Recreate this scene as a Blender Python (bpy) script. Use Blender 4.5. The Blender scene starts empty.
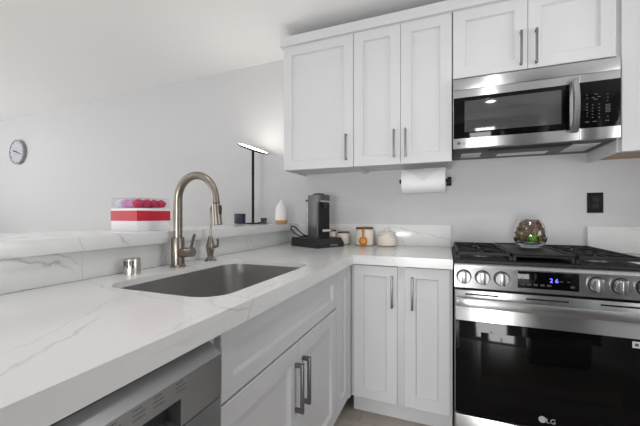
import bpy, bmesh, math, random
from mathutils import Matrix, Vector
random.seed(7)
S = bpy.context.scene
C = S.collection
PI = math.pi

# ------------------------------------------------------------------ camera, world, lights, exposure
cam_d = bpy.data.cameras.new('camera'); cam = bpy.data.objects.new('camera', cam_d); C.objects.link(cam)
cam.location = (-0.0394, -2.3991, 1.1379)
cam.rotation_euler = (PI/2, 0, 0.3732)
cam_d.sensor_width = 36; cam_d.lens = 36*319.55/640; cam_d.shift_y = 1.88/640
cam_d.clip_start = 0.02
S.camera = cam
S.view_settings.view_transform = 'Standard'; S.view_settings.look = 'None'
S.view_settings.gamma = 1; S.view_settings.use_curve_mapping = False
S.view_settings.exposure = 0.07

w = bpy.data.worlds.new('world'); S.world = w; w.use_nodes = True
w.node_tree.nodes['Background'].inputs[0].default_value = (.86, .92, 1, 1)
w.node_tree.nodes['Background'].inputs[1].default_value = 0.3

def area(name, loc, rot, sx, sy, power, col=(1,1,1), shape='RECTANGLE'):
    l = bpy.data.lights.new(name, 'AREA'); l.shape = shape; l.size = sx; l.size_y = sy
    l.energy = power; l.color = col
    o = bpy.data.objects.new(name, l); C.objects.link(o); o.location = loc; o.rotation_euler = rot
    return o
# daylight through the windows (openings built below), mostly tilted up to brighten the ceiling
U = math.radians(58)
DAY = (.975, .99, 1)
area('daylight_rear', (-3.6, -5.40, 1.35), (PI/2+U, 0, 0), 2.6, 1.8, 8, DAY)
area('fill_door', (-.32, -5.44, .75), (PI/2-.34, 0, 0), 1.05, 1.2, 86, DAY)  # low fill aimed down from the door to lift the lower cabinets
area('daylight_side', (-6.45, -2.9, 1.35), (PI/2+U, 0, -PI/2), 2.2, 1.7, 108, DAY)
area('fill_right', (1.84, -1.42, 1.45), (PI/2+math.radians(36), 0, PI/2), .9, 1.0, 15, DAY)  # fill added on the right to brighten the kitchen side
# unseen recessed ceiling lamps; aisle and sink ones added as fill: place and power
DOWN = [(.16, -1.45, 3.4), (-.80, -1.9, 2.4), (-2.6, -2.3, 2.8), (-4.2, -3.4, 2.6), (-4.6, -1.5, 2.2)]
CZ = lambda x: 2.45 + (x+1.3)*.0145
for (x, y, e_) in DOWN:
    area('fill_downlight', (x, y, CZ(x)-.014), (0, 0, 0), .15, .15, e_, (1, .99, .98), 'DISK')

# ------------------------------------------------------------------ materials
def lin(c):
    return tuple(((v/255)/12.92 if v/255 <= .04045 else ((v/255+.055)/1.055)**2.4) for v in c) + (1,)
def mat(name, col, rough=.5, metal=0, spec=.5, emit=None, es=0, trans=0, ior=1.45, coat=0):
    m = bpy.data.materials.new(name); m.use_nodes = True
    b = m.node_tree.nodes['Principled BSDF']
    b.inputs['Base Color'].default_value = lin(col) if len(col) == 3 else col
    b.inputs['Roughness'].default_value = rough; b.inputs['Metallic'].default_value = metal
    b.inputs['Specular IOR Level'].default_value = spec
    b.inputs['IOR'].default_value = ior
    b.inputs['Transmission Weight'].default_value = trans
    b.inputs['Coat Weight'].default_value = coat
    if emit: b.inputs['Emission Color'].default_value = lin(emit); b.inputs['Emission Strength'].default_value = es
    return m
class NT:
    def __init__(s, m): s.t = m.node_tree; s.b = s.t.nodes['Principled BSDF']
    def n(s, typ, **kw):
        x = s.t.nodes.new(typ)
        for k, v in kw.items(): setattr(x, k, v)
        return x
    def l(s, a, b): s.t.links.new(a, b)
    def math(s, op, a, b=None, clamp=False):
        x = s.n('ShaderNodeMath', operation=op, use_clamp=clamp)
        for i, v in enumerate((a, b)):
            if v is None: continue
            if isinstance(v, (int, float)): x.inputs[i].default_value = v
            else: s.l(v, x.inputs[i])
        return x.outputs[0]
    def pos(s):
        return s.n('ShaderNodeNewGeometry').outputs['Position']
    def noise(s, vec, scale, detail=4, rough=.5, dist=0):
        x = s.n('ShaderNodeTexNoise'); x.inputs['Scale'].default_value = scale; x.inputs['Detail'].default_value = detail
        x.inputs['Roughness'].default_value = rough; x.inputs['Distortion'].default_value = dist
        s.l(vec, x.inputs['Vector']); return x.outputs[0]
    def scale(s, vec, v):
        x = s.n('ShaderNodeMapping'); x.inputs['Scale'].default_value = v; s.l(vec, x.inputs['Vector']); return x.outputs[0]
    def mix(s, fac, a, b):
        x = s.n('ShaderNodeMix', data_type='RGBA')
        s.l(fac, x.inputs[0])
        for i, v in ((6, a), (7, b)):
            if isinstance(v, tuple): x.inputs[i].default_value = v
            else: s.l(v, x.inputs[i])
        return x.outputs[2]
    def bump(s, h, strength, dist=.01):
        x = s.n('ShaderNodeBump'); x.inputs['Strength'].default_value = strength; x.inputs['Distance'].default_value = dist
        s.l(h, x.inputs['Height']); s.l(x.outputs[0], s.b.inputs['Normal'])

M_wall = mat('wall_paint', (206, 206, 207), .85, spec=.2)
t = NT(M_wall); t.bump(t.noise(t.pos(), 180, 3), .04, .002)
M_ceil = mat('ceiling_paint', (246, 246, 246), .9, spec=.15)
t = NT(M_ceil); t.bump(t.noise(t.pos(), 120, 3), .05, .002)
M_cab = mat('white_cabinet_paint', (210, 210, 211), .42, spec=.35)
M_trim = mat('white_trim_paint', (236, 236, 236), .5, spec=.3)
M_wood_raw = mat('raw_wood_underside', (178, 150, 122), .6)
t = NT(M_wood_raw); g = t.noise(t.scale(t.pos(), (3, 60, 60)), 2, 4)
t.l(t.mix(g, lin((190, 164, 138)), lin((160, 132, 104))), t.b.inputs['Base Color'])

# quartz: white slabs with thin wandering grey veins
def quartz():
    m = mat('white_quartz', (236, 236, 235), .16, spec=.5)
    t = NT(m); p = t.pos()
    n1 = t.noise(p, 3.2, 5, .55); n2 = t.noise(p, 22, 4, .6)
    wob = t.math('ADD', t.math('MULTIPLY', t.math('SUBTRACT', n1, .5), .13), t.math('MULTIPLY', t.math('SUBTRACT', n2, .5), .028))
    sep = t.n('ShaderNodeSeparateXYZ'); t.l(p, sep.inputs[0]); X, Y, Z = sep.outputs
    total = None
    # veins: (a point on it, its normal, half width, strength, (axis, lo, hi))
    V = [((-1.2, -1.82, .985), (0, .40, .92), .0034, .85, ('y', -2.1, -1.69)),
         ((-1.158, -1.715, 1.04), (.2, 1, .30), .0028, .6, ('y', -1.80, -1.64)),
         ((-1.158, -1.57, 1.045), (-.1, .60, .80), .0030, .65, ('y', -1.64, -1.48)),
         ((-.66, -2.07, .914), (.845, .534, 0), .0030, .4, ('y', -2.7, -1.9)),
         ((-.74, -2.03, .914), (.90, .43, 0), .0022, .22, ('y', -2.7, -1.75)),
         ((-.98, -2.0, .914), (.95, .30, .1), .0040, .14, ('y', -2.7, -1.7)),
         ((-.518, -1.73, .905), (.1, .35, 1), .0024, .9, ('y', -1.83, -1.66)),
         ((-.518, -1.68, .895), (.1, .9, -.5), .0022, .9, ('y', -1.76, -1.62)),
         ((-.17, -.02, 1.006), (.24, 0, .97), .0026, .75, ('x', -.46, .1)),
         ((-.62, -.02, 1.03), (.8, 0, .6), .0026, .45, ('x', -.9, -.5)),
         ((-1.158, -.75, 1.04), (0, .8, .6), .0030, .4, ('y', -.95, -.6)),
         ((-1.2, -.66, .98), (0, .8, .6), .0030, .35, ('y', -.95, -.5)),
         ((-.86, -.55, .914), (.5, .85, 0), .0030, .25, ('x', -1.2, -.3)),
         ((-.30, -.645, .89), (.9, 0, .4), .0040, .35, ('x', -.42, -.2)),
         ((1.1, -.02, 1.0), (.4, 0, .9), .0026, .5, ('x', .7, 1.7))]
    for (pt, nv, wd, st, (ax, lo, hi)) in V:
        nv = Vector(nv).normalized(); c = nv.dot(Vector(pt))
        d = t.math('ADD', t.math('ADD', t.math('MULTIPLY', X, nv.x), t.math('MULTIPLY', Y, nv.y)), t.math('MULTIPLY', Z, nv.z))
        d = t.math('ABSOLUTE', t.math('ADD', t.math('SUBTRACT', d, c), wob))
        k = t.math('SUBTRACT', 1, t.math('DIVIDE', d, wd*1.6), True)
        A = X if ax == 'x' else Y
        band = t.math('MULTIPLY', t.math('MULTIPLY', t.math('SUBTRACT', A, lo), 14, True), t.math('MULTIPLY', t.math('SUBTRACT', hi, A), 14, True))
        k = t.math('MULTIPLY', t.math('MULTIPLY', k, st), band)
        total = k if total is None else t.math('MAXIMUM', total, k)
    fade = t.math('ADD', t.math('MULTIPLY', t.math('SUBTRACT', t.noise(p, 9, 3), .35), 2.2, True), .25, True)
    total = t.math('MULTIPLY', total, fade)
    haze = t.math('MULTIPLY', t.math('SUBTRACT', t.noise(t.scale(p, (1.6, .55, 1)), 3.4, 5, .6, .6), .52, True), 1.0, True)
    base = t.mix(haze, lin((226, 226, 225)), lin((212, 211, 209)))
    t.l(t.mix(total, base, lin((148, 138, 128))), t.b.inputs['Base Color'])
    return m
M_quartz = quartz()

# brushed steel: horizontal grain, so reflections smear up and down
def steel(name, col, rough, aniso=.85):
    m = mat(name, col, rough, 1)
    t = NT(m)
    t.b.inputs['Anisotropic'].default_value = aniso
    if aniso:
        v = t.n('ShaderNodeCombineXYZ'); v.inputs[2].default_value = 1; t.l(v.outputs[0], t.b.inputs['Tangent'])
    g = t.noise(t.scale(t.pos(), (4, 4, 160)), 1, 3, .6)
    t.l(t.mix(g, lin(tuple(c+5 for c in col)), lin(tuple(c-7 for c in col))), t.b.inputs['Base Color'])
    return m
M_steel = steel('brushed_stainless', (186, 186, 186), .30)
M_steel_dark = steel('dark_stainless', (174, 175, 176), .42, .7)
M_sink = steel('satin_sink_steel', (204, 203, 201), .34, 0)
M_nickel = mat('brushed_nickel', (146, 138, 128), .32, 1)
M_pull = mat('satin_nickel_pull', (126, 125, 124), .42, 1)
M_chrome = mat('polished_chrome', (214, 212, 208), .12, 1)
M_satin = mat('satin_chrome', (205, 200, 192), .3, 1)
M_knob = steel('turned_steel', (164, 164, 164), .3, 0)
M_blackglass = mat('black_glass', (5, 5, 6), .05, spec=.22)
M_window_screen = mat('microwave_window', (66, 66, 66), .07, spec=.75)
M_ovenwin = mat('oven_window', (7, 7, 7), .06, spec=.22)
M_black = mat('black_enamel', (15, 15, 16), .5)
M_iron = mat('cast_iron', (26, 25, 25), .5, spec=.45)
t = NT(M_iron); t.bump(t.noise(t.pos(), 400, 2), .15, .002)
M_dark = mat('dark_plastic', (40, 40, 41), .42)
M_matblack = mat('matte_black_metal', (14, 14, 15), .55, spec=.3)
M_grey_p = mat('grey_print', (170, 170, 170), .6)
M_panelprint = mat('panel_print_grey', (108, 108, 108), .6)
M_dim_p = mat('dim_grey_print', (86, 86, 86), .6)
M_shadowgap = mat('dark_gap', (20, 20, 20), .7)
M_undermw = mat('grey_painted_steel', (92, 92, 92), .45, .3)
M_filter = mat('light_lens', (204, 203, 200), .5)
M_burner = mat('burner_alloy', (120, 118, 116), .45, .8)
M_titan = mat('titanium_grey_plastic', (92, 91, 90), .4, .45)
M_ceramic = mat('cream_ceramic', (232, 222, 208), .3)
M_ceramic_w = mat('pale_cream_lid', (226, 220, 210), .35)
M_jarbase = mat('grey_jar_foot', (150, 142, 132), .4)
M_lidwood = mat('dark_wood_lid', (104, 72, 52), .5)
t = NT(M_lidwood); t.l(t.mix(t.noise(t.scale(t.pos(), (30, 200, 30)), 1, 3), lin((120, 86, 62)), lin((82, 54, 38))), t.b.inputs['Base Color'])
M_spoon = mat('amber_spoon', (196, 112, 34), .25, coat=.4)
M_spoonbowl = mat('amber_spoon_bowl', (232, 152, 60), .2, coat=.4)
M_paper = mat('paper_towel', (240, 240, 240), .95, spec=.1)
t = NT(M_paper); t.bump(t.noise(t.pos(), 260, 2), .12, .002)
M_paper_shaded = mat('shaded_paper', (224, 224, 224), .95, spec=.1)  # greyer than the roll: shade of the folds put into the colour
M_white_pl = mat('white_plastic', (236, 234, 231), .35)
M_bamboo = mat('light_wood', (190, 142, 96), .5)
t = NT(M_bamboo); t.l(t.mix(t.noise(t.scale(t.pos(), (60, 60, 8)), 2, 3), lin((206, 160, 112)), lin((164, 116, 74))), t.b.inputs['Base Color'])
M_navy = mat('navy_plastic', (40, 42, 62), .4)
M_charcoal = mat('charcoal_plastic', (72, 72, 74), .45)
M_boxwhite = mat('gift_box_card', (238, 238, 240), .5)
M_ribbon = mat('red_ribbon', (196, 38, 56), .42)
t = NT(M_ribbon); t.bump(t.noise(t.scale(t.pos(), (4, 4, 500)), 1, 2), .12, .002)
M_rose_red = mat('crimson_petals', (206, 24, 74), .6)
t = NT(M_rose_red); p = t.pos(); t.l(t.mix(t.noise(p, 220, 3), lin((150, 4, 44)), lin((240, 70, 120))), t.b.inputs['Base Color']); t.bump(t.noise(p, 200, 3), .8, .004)
M_rose_pink = mat('lilac_petals', (214, 150, 196), .6)
M_rose_white = mat('pale_blue_petals', (222, 222, 240), .6)
M_moss = mat('green_moss', (74, 140, 26), .75)
t = NT(M_moss); t.l(t.mix(t.noise(t.pos(), 160, 3), lin((52, 104, 16)), lin((120, 186, 48))), t.b.inputs['Base Color'])
M_pod = [mat('brown_pod', (122, 94, 64), .7), mat('tan_pod', (172, 138, 84), .7), mat('mauve_pod', (128, 100, 92), .7), mat('olive_pod', (112, 110, 52), .7)]
M_clockrim = mat('grey_clock_rim', (140, 140, 145), .4)
M_clockface = mat('marbled_clock_face', (206, 208, 214), .4)
t = NT(M_clockface); t.l(t.mix(t.noise(t.pos(), 12, 5, .6, 1.0), lin((224, 225, 232)), lin((150, 152, 160))), t.b.inputs['Base Color'])
M_lampglow = mat('lamp_diffuser', (255, 250, 240), .5, emit=(255, 248, 238), es=7.5)
M_digit = mat('blue_display_digit', (20, 20, 60), .5, emit=(96, 100, 255), es=3.2)
M_can = mat('recessed_lamp_lens', (255, 250, 240), .5, emit=(255, 244, 230), es=2)
M_sticker = mat('white_sticker', (214, 214, 212), .6)

def glass_clear(name, tint=(1, 1, 1, 1), gloss=.12):
    m = bpy.data.materials.new(name); m.use_nodes = True; nt = m.node_tree
    nt.nodes.remove(nt.nodes['Principled BSDF']); out = nt.nodes['Material Output']
    tr = nt.nodes.new('ShaderNodeBsdfTransparent'); tr.inputs[0].default_value = tint
    gl = nt.nodes.new('ShaderNodeBsdfGlossy'); gl.inputs['Roughness'].default_value = .03
    fr = nt.nodes.new('ShaderNodeFresnel'); fr.inputs[0].default_value = 1.45
    mx = nt.nodes.new('ShaderNodeMixShader'); ge = nt.nodes.new('ShaderNodeNewGeometry'); mu = nt.nodes.new('ShaderNodeMath'); mu.operation = 'MULTIPLY_ADD'
    mu.inputs[1].default_value = -1; mu.inputs[2].default_value = 1; nt.links.new(ge.outputs['Backfacing'], mu.inputs[0])
    m2 = nt.nodes.new('ShaderNodeMath'); m2.operation = 'MULTIPLY'; nt.links.new(mu.outputs[0], m2.inputs[0]); nt.links.new(fr.outputs[0], m2.inputs[1])
    nt.links.new(m2.outputs[0], mx.inputs[0])
    nt.links.new(tr.outputs[0], mx.inputs[1]); nt.links.new(gl.outputs[0], mx.inputs[2]); nt.links.new(mx.outputs[0], out.inputs[0])
    return m
M_pane = glass_clear('window_pane')
M_acrylic = glass_clear('clear_acrylic', (.985, .985, .985, 1))
M_tank = glass_clear('clear_tank', (.93, .93, .94, 1))
M_glass = mat('clear_glass', (255, 255, 255), .0, trans=1, ior=1.45)

M_floor = mat('oak_plank_floor', (196, 184, 170), .4)
t = NT(M_floor); p = t.pos()
bk = t.n('ShaderNodeTexBrick'); bk.offset = .37
bk.inputs['Color1'].default_value = lin((208, 200, 192)); bk.inputs['Color2'].default_value = lin((182, 172, 163)); bk.inputs['Mortar'].default_value = lin((150, 140, 130))
bk.inputs['Scale'].default_value = 1; bk.inputs['Mortar Size'].default_value = .0016; bk.inputs['Brick Width'].default_value = 1.3; bk.inputs['Row Height'].default_value = .17
t.l(p, bk.inputs['Vector'])
gr = t.noise(t.scale(p, (2, 34, 1)), 1.6, 5, .6, .4)
mx = t.n('ShaderNodeMix', data_type='RGBA', blend_type='MULTIPLY'); mx.inputs[0].default_value = .55
t.l(bk.outputs[0], mx.inputs[6])
gm = t.mix(gr, lin((255, 255, 255)), lin((184, 174, 166))); t.l(gm, mx.inputs[7]); t.l(mx.outputs[2], t.b.inputs['Base Color'])

# ------------------------------------------------------------------ builders
WM = {}
def obj(name, bm, m, parent=None, local=False, smooth=35):
    bmesh.ops.recalc_face_normals(bm, faces=bm.faces[:])
    me = bpy.data.meshes.new(name); bm.to_mesh(me); bm.free()
    if parent is not None and not local: me.transform(WM[parent.name].inverted())
    me.materials.append(m)
    if smooth:
        me.polygons.foreach_set('use_smooth', [True]*len(me.polygons)); me.set_sharp_from_angle(angle=math.radians(smooth))
    o = bpy.data.objects.new(name, me); C.objects.link(o)
    if parent is not None: o.parent = parent; WM[o.name] = WM[parent.name]
    else: WM[o.name] = Matrix.Identity(4)
    return o
def tag(o, label, cat, group=None, kind=None):
    o['label'] = label; o['category'] = cat
    if group: o['group'] = group
    if kind: o['kind'] = kind
    return o
def thing(name, label, cat, loc=(0, 0, 0), rz=0, group=None):
    o = bpy.data.objects.new(name, None); C.objects.link(o); o.empty_display_size = .05
    o.location = loc; o.rotation_euler = (0, 0, rz)
    WM[o.name] = Matrix.Translation(loc) @ Matrix.Rotation(rz, 4, 'Z')
    return tag(o, label, cat, group)
def struct(name, bm, m):
    o = obj(name, bm, m); o['kind'] = 'structure'; return o
def dup(root, loc, rz, label, group=None):
    r = root.copy(); C.objects.link(r); r.location = loc; r.rotation_euler = (0, 0, rz); r['label'] = label
    if group: r['group'] = group
    for ch in list(root.children):
        c = ch.copy(); C.objects.link(c); c.parent = r
        for g in list(ch.children):
            d = g.copy(); C.objects.link(d); d.parent = c
    return r
def B(): return bmesh.new()
def box(bm, x0, x1, y0, y1, z0, z1, bev=0, M=None, seg=2):
    vs = [bm.verts.new(v) for v in [(x0,y0,z0),(x1,y0,z0),(x1,y1,z0),(x0,y1,z0),(x0,y0,z1),(x1,y0,z1),(x1,y1,z1),(x0,y1,z1)]]
    fs = [bm.faces.new([vs[i] for i in f]) for f in [(0,3,2,1),(4,5,6,7),(0,1,5,4),(1,2,6,5),(2,3,7,6),(3,0,4,7)]]
    allv = vs
    if bev:
        es = list({e for f in fs for e in f.edges})
        r = bmesh.ops.bevel(bm, geom=es, offset=bev, segments=seg, affect='EDGES', profile=.5)
        allv = list({v for f in r['faces'] for v in f.verts})
    if M is not None: bmesh.ops.transform(bm, matrix=M, verts=allv)
    return bm
def bx(*a, **k): return box(B(), *a, **k)
def lathe(bm, prof, seg=28, c=(0, 0, 0), M=None):
    rings = []
    for (r, z) in prof:
        if r < 1e-5: rings.append([bm.verts.new((c[0], c[1], c[2]+z))])
        else: rings.append([bm.verts.new((c[0]+r*math.cos(2*PI*i/seg), c[1]+r*math.sin(2*PI*i/seg), c[2]+z)) for i in range(seg)])
    for a, b in zip(rings, rings[1:]):
        for i in range(seg):
            j = (i+1) % seg
            if len(a) == 1 and len(b) == 1: continue
            if len(a) == 1: bm.faces.new((a[0], b[i], b[j]))
            elif len(b) == 1: bm.faces.new((a[i], b[0], a[j]))
            else: bm.faces.new((a[i], b[i], b[j], a[j]))
    if M is not None: bmesh.ops.transform(bm, matrix=M, verts=[v for r in rings for v in r])
    return bm
def cyl(bm, p, q, r, seg=20, r2=None, bev=0):
    p = Vector(p); q = Vector(q); h = (q-p).length; r2 = r if r2 is None else r2
    M = Matrix.Translation(p) @ Vector((0, 0, 1)).rotation_difference((q-p).normalized()).to_matrix().to_4x4()
    prof = [(0, 0), (r-bev, 0), (r, bev), (r2, h-bev), (r2-bev, h), (0, h)] if bev else [(0, 0), (r, 0), (r2, h), (0, h)]
    return lathe(bm, prof, seg, M=M)
def tube(bm, pts, r, seg=12):
    pts = [Vector(p) for p in pts]; n = len(pts)
    rs = r if isinstance(r, (list, tuple)) else [r]*n
    prev = None; rings = []
    for i, p in enumerate(pts):
        tg = (pts[min(i+1, n-1)]-pts[max(i-1, 0)]).normalized()
        if prev is None:
            u = tg.orthogonal().normalized()
        else:
            u = (prev - tg*prev.dot(tg)).normalized()
        prev = u; v = tg.cross(u)
        rings.append([bm.verts.new(p + rs[i]*(math.cos(2*PI*k/seg)*u + math.sin(2*PI*k/seg)*v)) for k in range(seg)])
    for a, b in zip(rings, rings[1:]):
        for k in range(seg): bm.faces.new((a[k], a[(k+1) % seg], b[(k+1) % seg], b[k]))
    bm.faces.new(rings[0]); bm.faces.new(rings[-1])
    return bm
def extrude_poly(bm, pts, d, M=None):
    """polygon in local (u, v), from depth 0 to d"""
    a = [bm.verts.new((u, v, 0)) for u, v in pts]; b = [bm.verts.new((u, v, d)) for u, v in pts]
    n = len(pts); bm.faces.new(a); bm.faces.new(b)
    for i in range(n): bm.faces.new((a[i], a[(i+1) % n], b[(i+1) % n], b[i]))
    if M is not None: bmesh.ops.transform(bm, matrix=M, verts=a+b)
    return bm
def rrect(x0, x1, y0, y1, r, seg=8):
    out = []
    for cx, cy, a0 in ((x1-r, y1-r, 0), (x0+r, y1-r, PI/2), (x0+r, y0+r, PI), (x1-r, y0+r, 3*PI/2)):
        out += [(cx+r*math.cos(a0+PI/2*i/seg), cy+r*math.sin(a0+PI/2*i/seg)) for i in range(seg+1)]
    return out
# face frames: local (u along width, v up, d outward)
def FB(x0, y, z0):   # faces the room (-y)
    return Matrix(((1,0,0,x0),(0,0,-1,y),(0,1,0,z0),(0,0,0,1)))
def FX(x, y0, z0):   # faces +x
    return Matrix(((0,0,1,x),(1,0,0,y0),(0,1,0,z0),(0,0,0,1)))
def FR(x0, y, z0):   # faces +y (seen from the wall side)
    return Matrix(((-1,0,0,x0),(0,0,1,y),(0,1,0,z0),(0,0,0,1)))
def shaker(name, parent, M, wd, ht, th=.02, st=.066, rec=.013, m=None):
    bm = B(); c = .0018
    def ring(i, d): return [bm.verts.new((u, v, d)) for u, v in ((i, i), (wd-i, i), (wd-i, ht-i), (i, ht-i))]
    R = [ring(0, 0), ring(0, th-c), ring(c, th), ring(st, th), ring(st+.006, th-rec)]
    bm.faces.new(R[0])
    for a, b in zip(R, R[1:]):
        for i in range(4): bm.faces.new((a[i], a[(i+1) % 4], b[(i+1) % 4], b[i]))
    bm.faces.new(R[-1])
    bmesh.ops.transform(bm, matrix=M, verts=bm.verts[:])
    return obj(name, bm, m or M_cab, parent, smooth=20)
def pull(parent, M, u, v0, v1, d0=.02, bw=.011, post=.026, bt=.008):
    """vertical bar pull on a door whose face is at depth d0"""
    bm = B()
    box(bm, u-bw/2, u+bw/2, v0, v1, d0+post-bt, d0+post, .0012, M)
    for a, b in ((v0+.001, v0+.015), (v1-.015, v1-.001)):
        box(bm, u-bw/2+.0006, u+bw/2-.0006, a, b, d0-.001, d0+post-bt+.001, 0, M)
    return obj('handle', bm, M_pull, parent)
def text_mesh(name, body, size, M, m, parent, depth=.0006, sx=1.0, align='CENTER'):
    cu = bpy.data.curves.new(name, 'FONT'); cu.body = body; cu.size = size; cu.extrude = depth; cu.align_x = align; cu.align_y = 'CENTER'
    o = bpy.data.objects.new(name+'_curve', cu); C.objects.link(o); bpy.context.view_layer.update()
    me = bpy.data.meshes.new_from_object(o.evaluated_get(bpy.context.evaluated_depsgraph_get()))
    bpy.data.objects.remove(o); bpy.data.curves.remove(cu)
    bm = B(); bm.from_mesh(me); bpy.data.meshes.remove(me)
    bmesh.ops.transform(bm, matrix=M @ Matrix.Diagonal((sx, 1, 1, 1)), verts=bm.verts[:])
    return obj(name, bm, m, parent, smooth=0)

# ------------------------------------------------------------------ the room
RX0, RX1, RY = -6.6, 1.95, -5.5
struct('floor', bx(RX0-.1, RX1+.1, RY-.1, .1, -.08, 0), M_floor)
bm = B()
vs = [bm.verts.new((x, y, CZ(x)+dz)) for dz in (0, .1) for (x, y) in ((RX0-.1, RY-.1), (RX1+.1, RY-.1), (RX1+.1, .1), (RX0-.1, .1))]
for f in [(0,3,2,1),(4,5,6,7),(0,1,5,4),(1,2,6,5),(2,3,7,6),(3,0,4,7)]: bm.faces.new([vs[i] for i in f])
struct('ceiling', bm, M_ceil)
struct('wall_back', bx(RX0-.1, RX1+.1, 0, .1, 0, 2.6), M_wall)
def wall_with_holes(name, horizontal, c0, c1, lo, hi, holes):
    """holes: (a0, a1, z0, z1) along the wall"""
    bm = B(); cuts = sorted(holes); a = lo
    def add(a0, a1, z0, z1):
        if a1-a0 < 1e-4 or z1-z0 < 1e-4: return
        if horizontal: box(bm, a0, a1, c0, c1, z0, z1)
        else: box(bm, c0, c1, a0, a1, z0, z1)
    for (h0, h1, z0, z1) in cuts:
        add(a, h0, 0, 2.6); add(h0, h1, 0, z0); add(h0, h1, z1, 2.6); a = h1
    add(a, hi, 0, 2.6)
    return struct(name, bm, M_wall)
wall_with_holes('wall_rear', True, RY-.1, RY, RX0-.1, RX1+.1, [(-4.9, -2.3, .35, 2.35), (-.92, .28, .1, 2.15)])
wall_with_holes('wall_left', False, RX0-.1, RX0, RY, 0, [(-4.0, -1.8, .4, 2.3)])
wall_with_holes('wall_right', False, RX1, RX1+.1, RY, 0, [(-1.92, -.92, .95, 2.0)])
def window(name, horiz, c, a0, a1, z0, z1, n):
    bm = B()
    def bar(p0, p1, q0, q1):
        if horiz: box(bm, p0, p1, c-.04, c+.04, q0, q1)
        else: box(bm, c-.04, c+.04, p0, p1, q0, q1)
    bar(a0, a1, z0, z0+.05); bar(a0, a1, z1-.05, z1)
    for i in range(n+1):
        x = a0+.025+(a1-a0-.05)*i/n; bar(x-.025, x+.025, z0+.05, z1-.05)
    o = struct(name, bm, M_trim)
    g = bx(a0+.03, a1-.03, c-.004, c+.004, z0+.03, z1-.03) if horiz else bx(c-.004, c+.004, a0+.03, a1-.03, z0+.03, z1-.03)
    obj('pane', g, M_pane, o, smooth=0)
window('window_1', True, RY-.05, -4.9, -2.3, .35, 2.35, 3)
window('window_2', False, RX0-.05, -4.0, -1.8, .4, 2.3, 2)
window('added_window_3', False, RX1+.05, -1.92, -.92, .95, 2.0, 2)  # window added on the unseen right wall to carry the fill light
window('door_1', True, RY-.05, -.92, .28, .1, 2.15, 2)  # unseen door, moved so its light reaches the lower cabinets
struct('baseboard_back', bx(RX0, -1.60, -.015, 0, 0, .11, .003), M_trim)
# half wall carrying the bar ledge; its kitchen face is the slab backsplash
struct('wall_peninsula', bx(-1.46, -1.221, -2.78, -.001, 0, 1.0165), M_wall)

# ------------------------------------------------------------------ slabs
CT, CB = .914, .864
def slab(outer, hole, z0, z1):
    bm = B(); es = []
    for loop in (outer, hole):
        if not loop: continue
        vs = [bm.verts.new((x, y, z1)) for x, y in loop]
        es += [bm.edges.new((vs[i], vs[(i+1) % len(vs)])) for i in range(len(vs))]
    r = bmesh.ops.triangle_fill(bm, use_beauty=True, use_dissolve=False, edges=es)
    fs = [f for f in bm.faces]
    e = bmesh.ops.extrude_face_region(bm, geom=fs)
    vs = [g for g in e['geom'] if isinstance(g, bmesh.types.BMVert)]
    bmesh.ops.translate(bm, verts=vs, vec=(0, 0, z0-z1))
    return bm
SX0, SX1, SY0, SY1 = -1.055, -.608, -1.716, -1.045
outer = [(-1.199, -2.75), (-.520, -2.75), (-.518, -2.748), (-.518, -.6655), (-.003, -.6655), (-.003, -.022), (-1.199, -.022)]
ct = obj('countertop', slab(outer, rrect(SX0, SX1, SY0, SY1, .085, 8), CB, CT), M_quartz, smooth=20)
tag(ct, 'L-shaped white quartz countertop with the sink cut into it', 'countertop')
tag(obj('backsplash', bx(-1.2205, -1.1995, -2.75, -.0005, CT+.0005, 1.0165, .001), M_quartz),
    'low quartz backsplash under the bar ledge behind the faucet', 'backsplash')
tag(obj('backsplash', bx(-1.1985, -.003, -.0215, -.0005, CT+.0005, 1.0686, .001), M_quartz),
    'short quartz backsplash on the back wall behind the jars', 'backsplash')
tag(obj('backsplash', bx(.760, 1.94, -.0215, -.0005, CT+.0005, 1.0686, .001), M_quartz),
    'quartz backsplash on the wall under the black outlet', 'backsplash')
tag(obj('countertop', bx(.760, 1.94, -.6655, -.022, CB, CT, .001), M_quartz), 'quartz countertop piece on the far side of the range', 'countertop')
tag(obj('bar_ledge', bx(-1.60, -1.158, -2.80, -.001, 1.0173, 1.0664, .0015), M_quartz),
    'raised white quartz bar ledge carrying the lamp and flower box', 'ledge')

# ------------------------------------------------------------------ sink
sk = thing('sink', 'undermount rectangular stainless steel sink in the counter', 'sink', ((SX0+SX1)/2, (SY0+SY1)/2, CB))
bm = B(); loops = []
levels = [(.0015, CT-.021, .085), (.0035, CT-.021, .085), (.0035, CT-.026, .085), (-.002, CB-.20, .083), (.006, CB-.225, .085), (.022, CB-.236, .07), (.07, CB-.238, .03)]
for (ins, z, r) in levels:
    loops.append([bm.verts.new((x, y, z)) for x, y in rrect(SX0+ins, SX1-ins, SY0+ins, SY1-ins, r, 8)])
# outside skin gives the bowl real thickness
for (ins, z, r) in [(.05, CB-.242, .03), (.018, CB-.240, .07), (.002, CB-.225, .085), (-.001, CB-.20, .085), (.0015, CB-.006, .085), (.0015, CT-.024, .085)]:
    loops.append([bm.verts.new((x, y, z)) for x, y in rrect(SX0+ins, SX1-ins, SY0+ins, SY1-ins, r, 8)])
n = len(loops[0])
def bridge(a, b):
    for i in range(n): bm.faces.new((a[i], a[(i+1) % n], b[(i+1) % n], b[i]))
for a, b in zip(loops[:7], loops[1:7]): bridge(a, b)
bm.faces.new(loops[6]); bm.faces.new(loops[7])
for a, b in zip(loops[7:], loops[8:]): bridge(a, b)
bridge(loops[-1], loops[0])
obj('basin', bm, M_sink, sk, smooth=50)
bm = B(); lathe(bm, [(0, 0), (.02, 0), (.022, .002), (.042, .003), (.045, 0)], 28, ((SX0+SX1)/2, -1.42, CB-.2378)); obj('drain', bm, M_chrome, sk)

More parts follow.
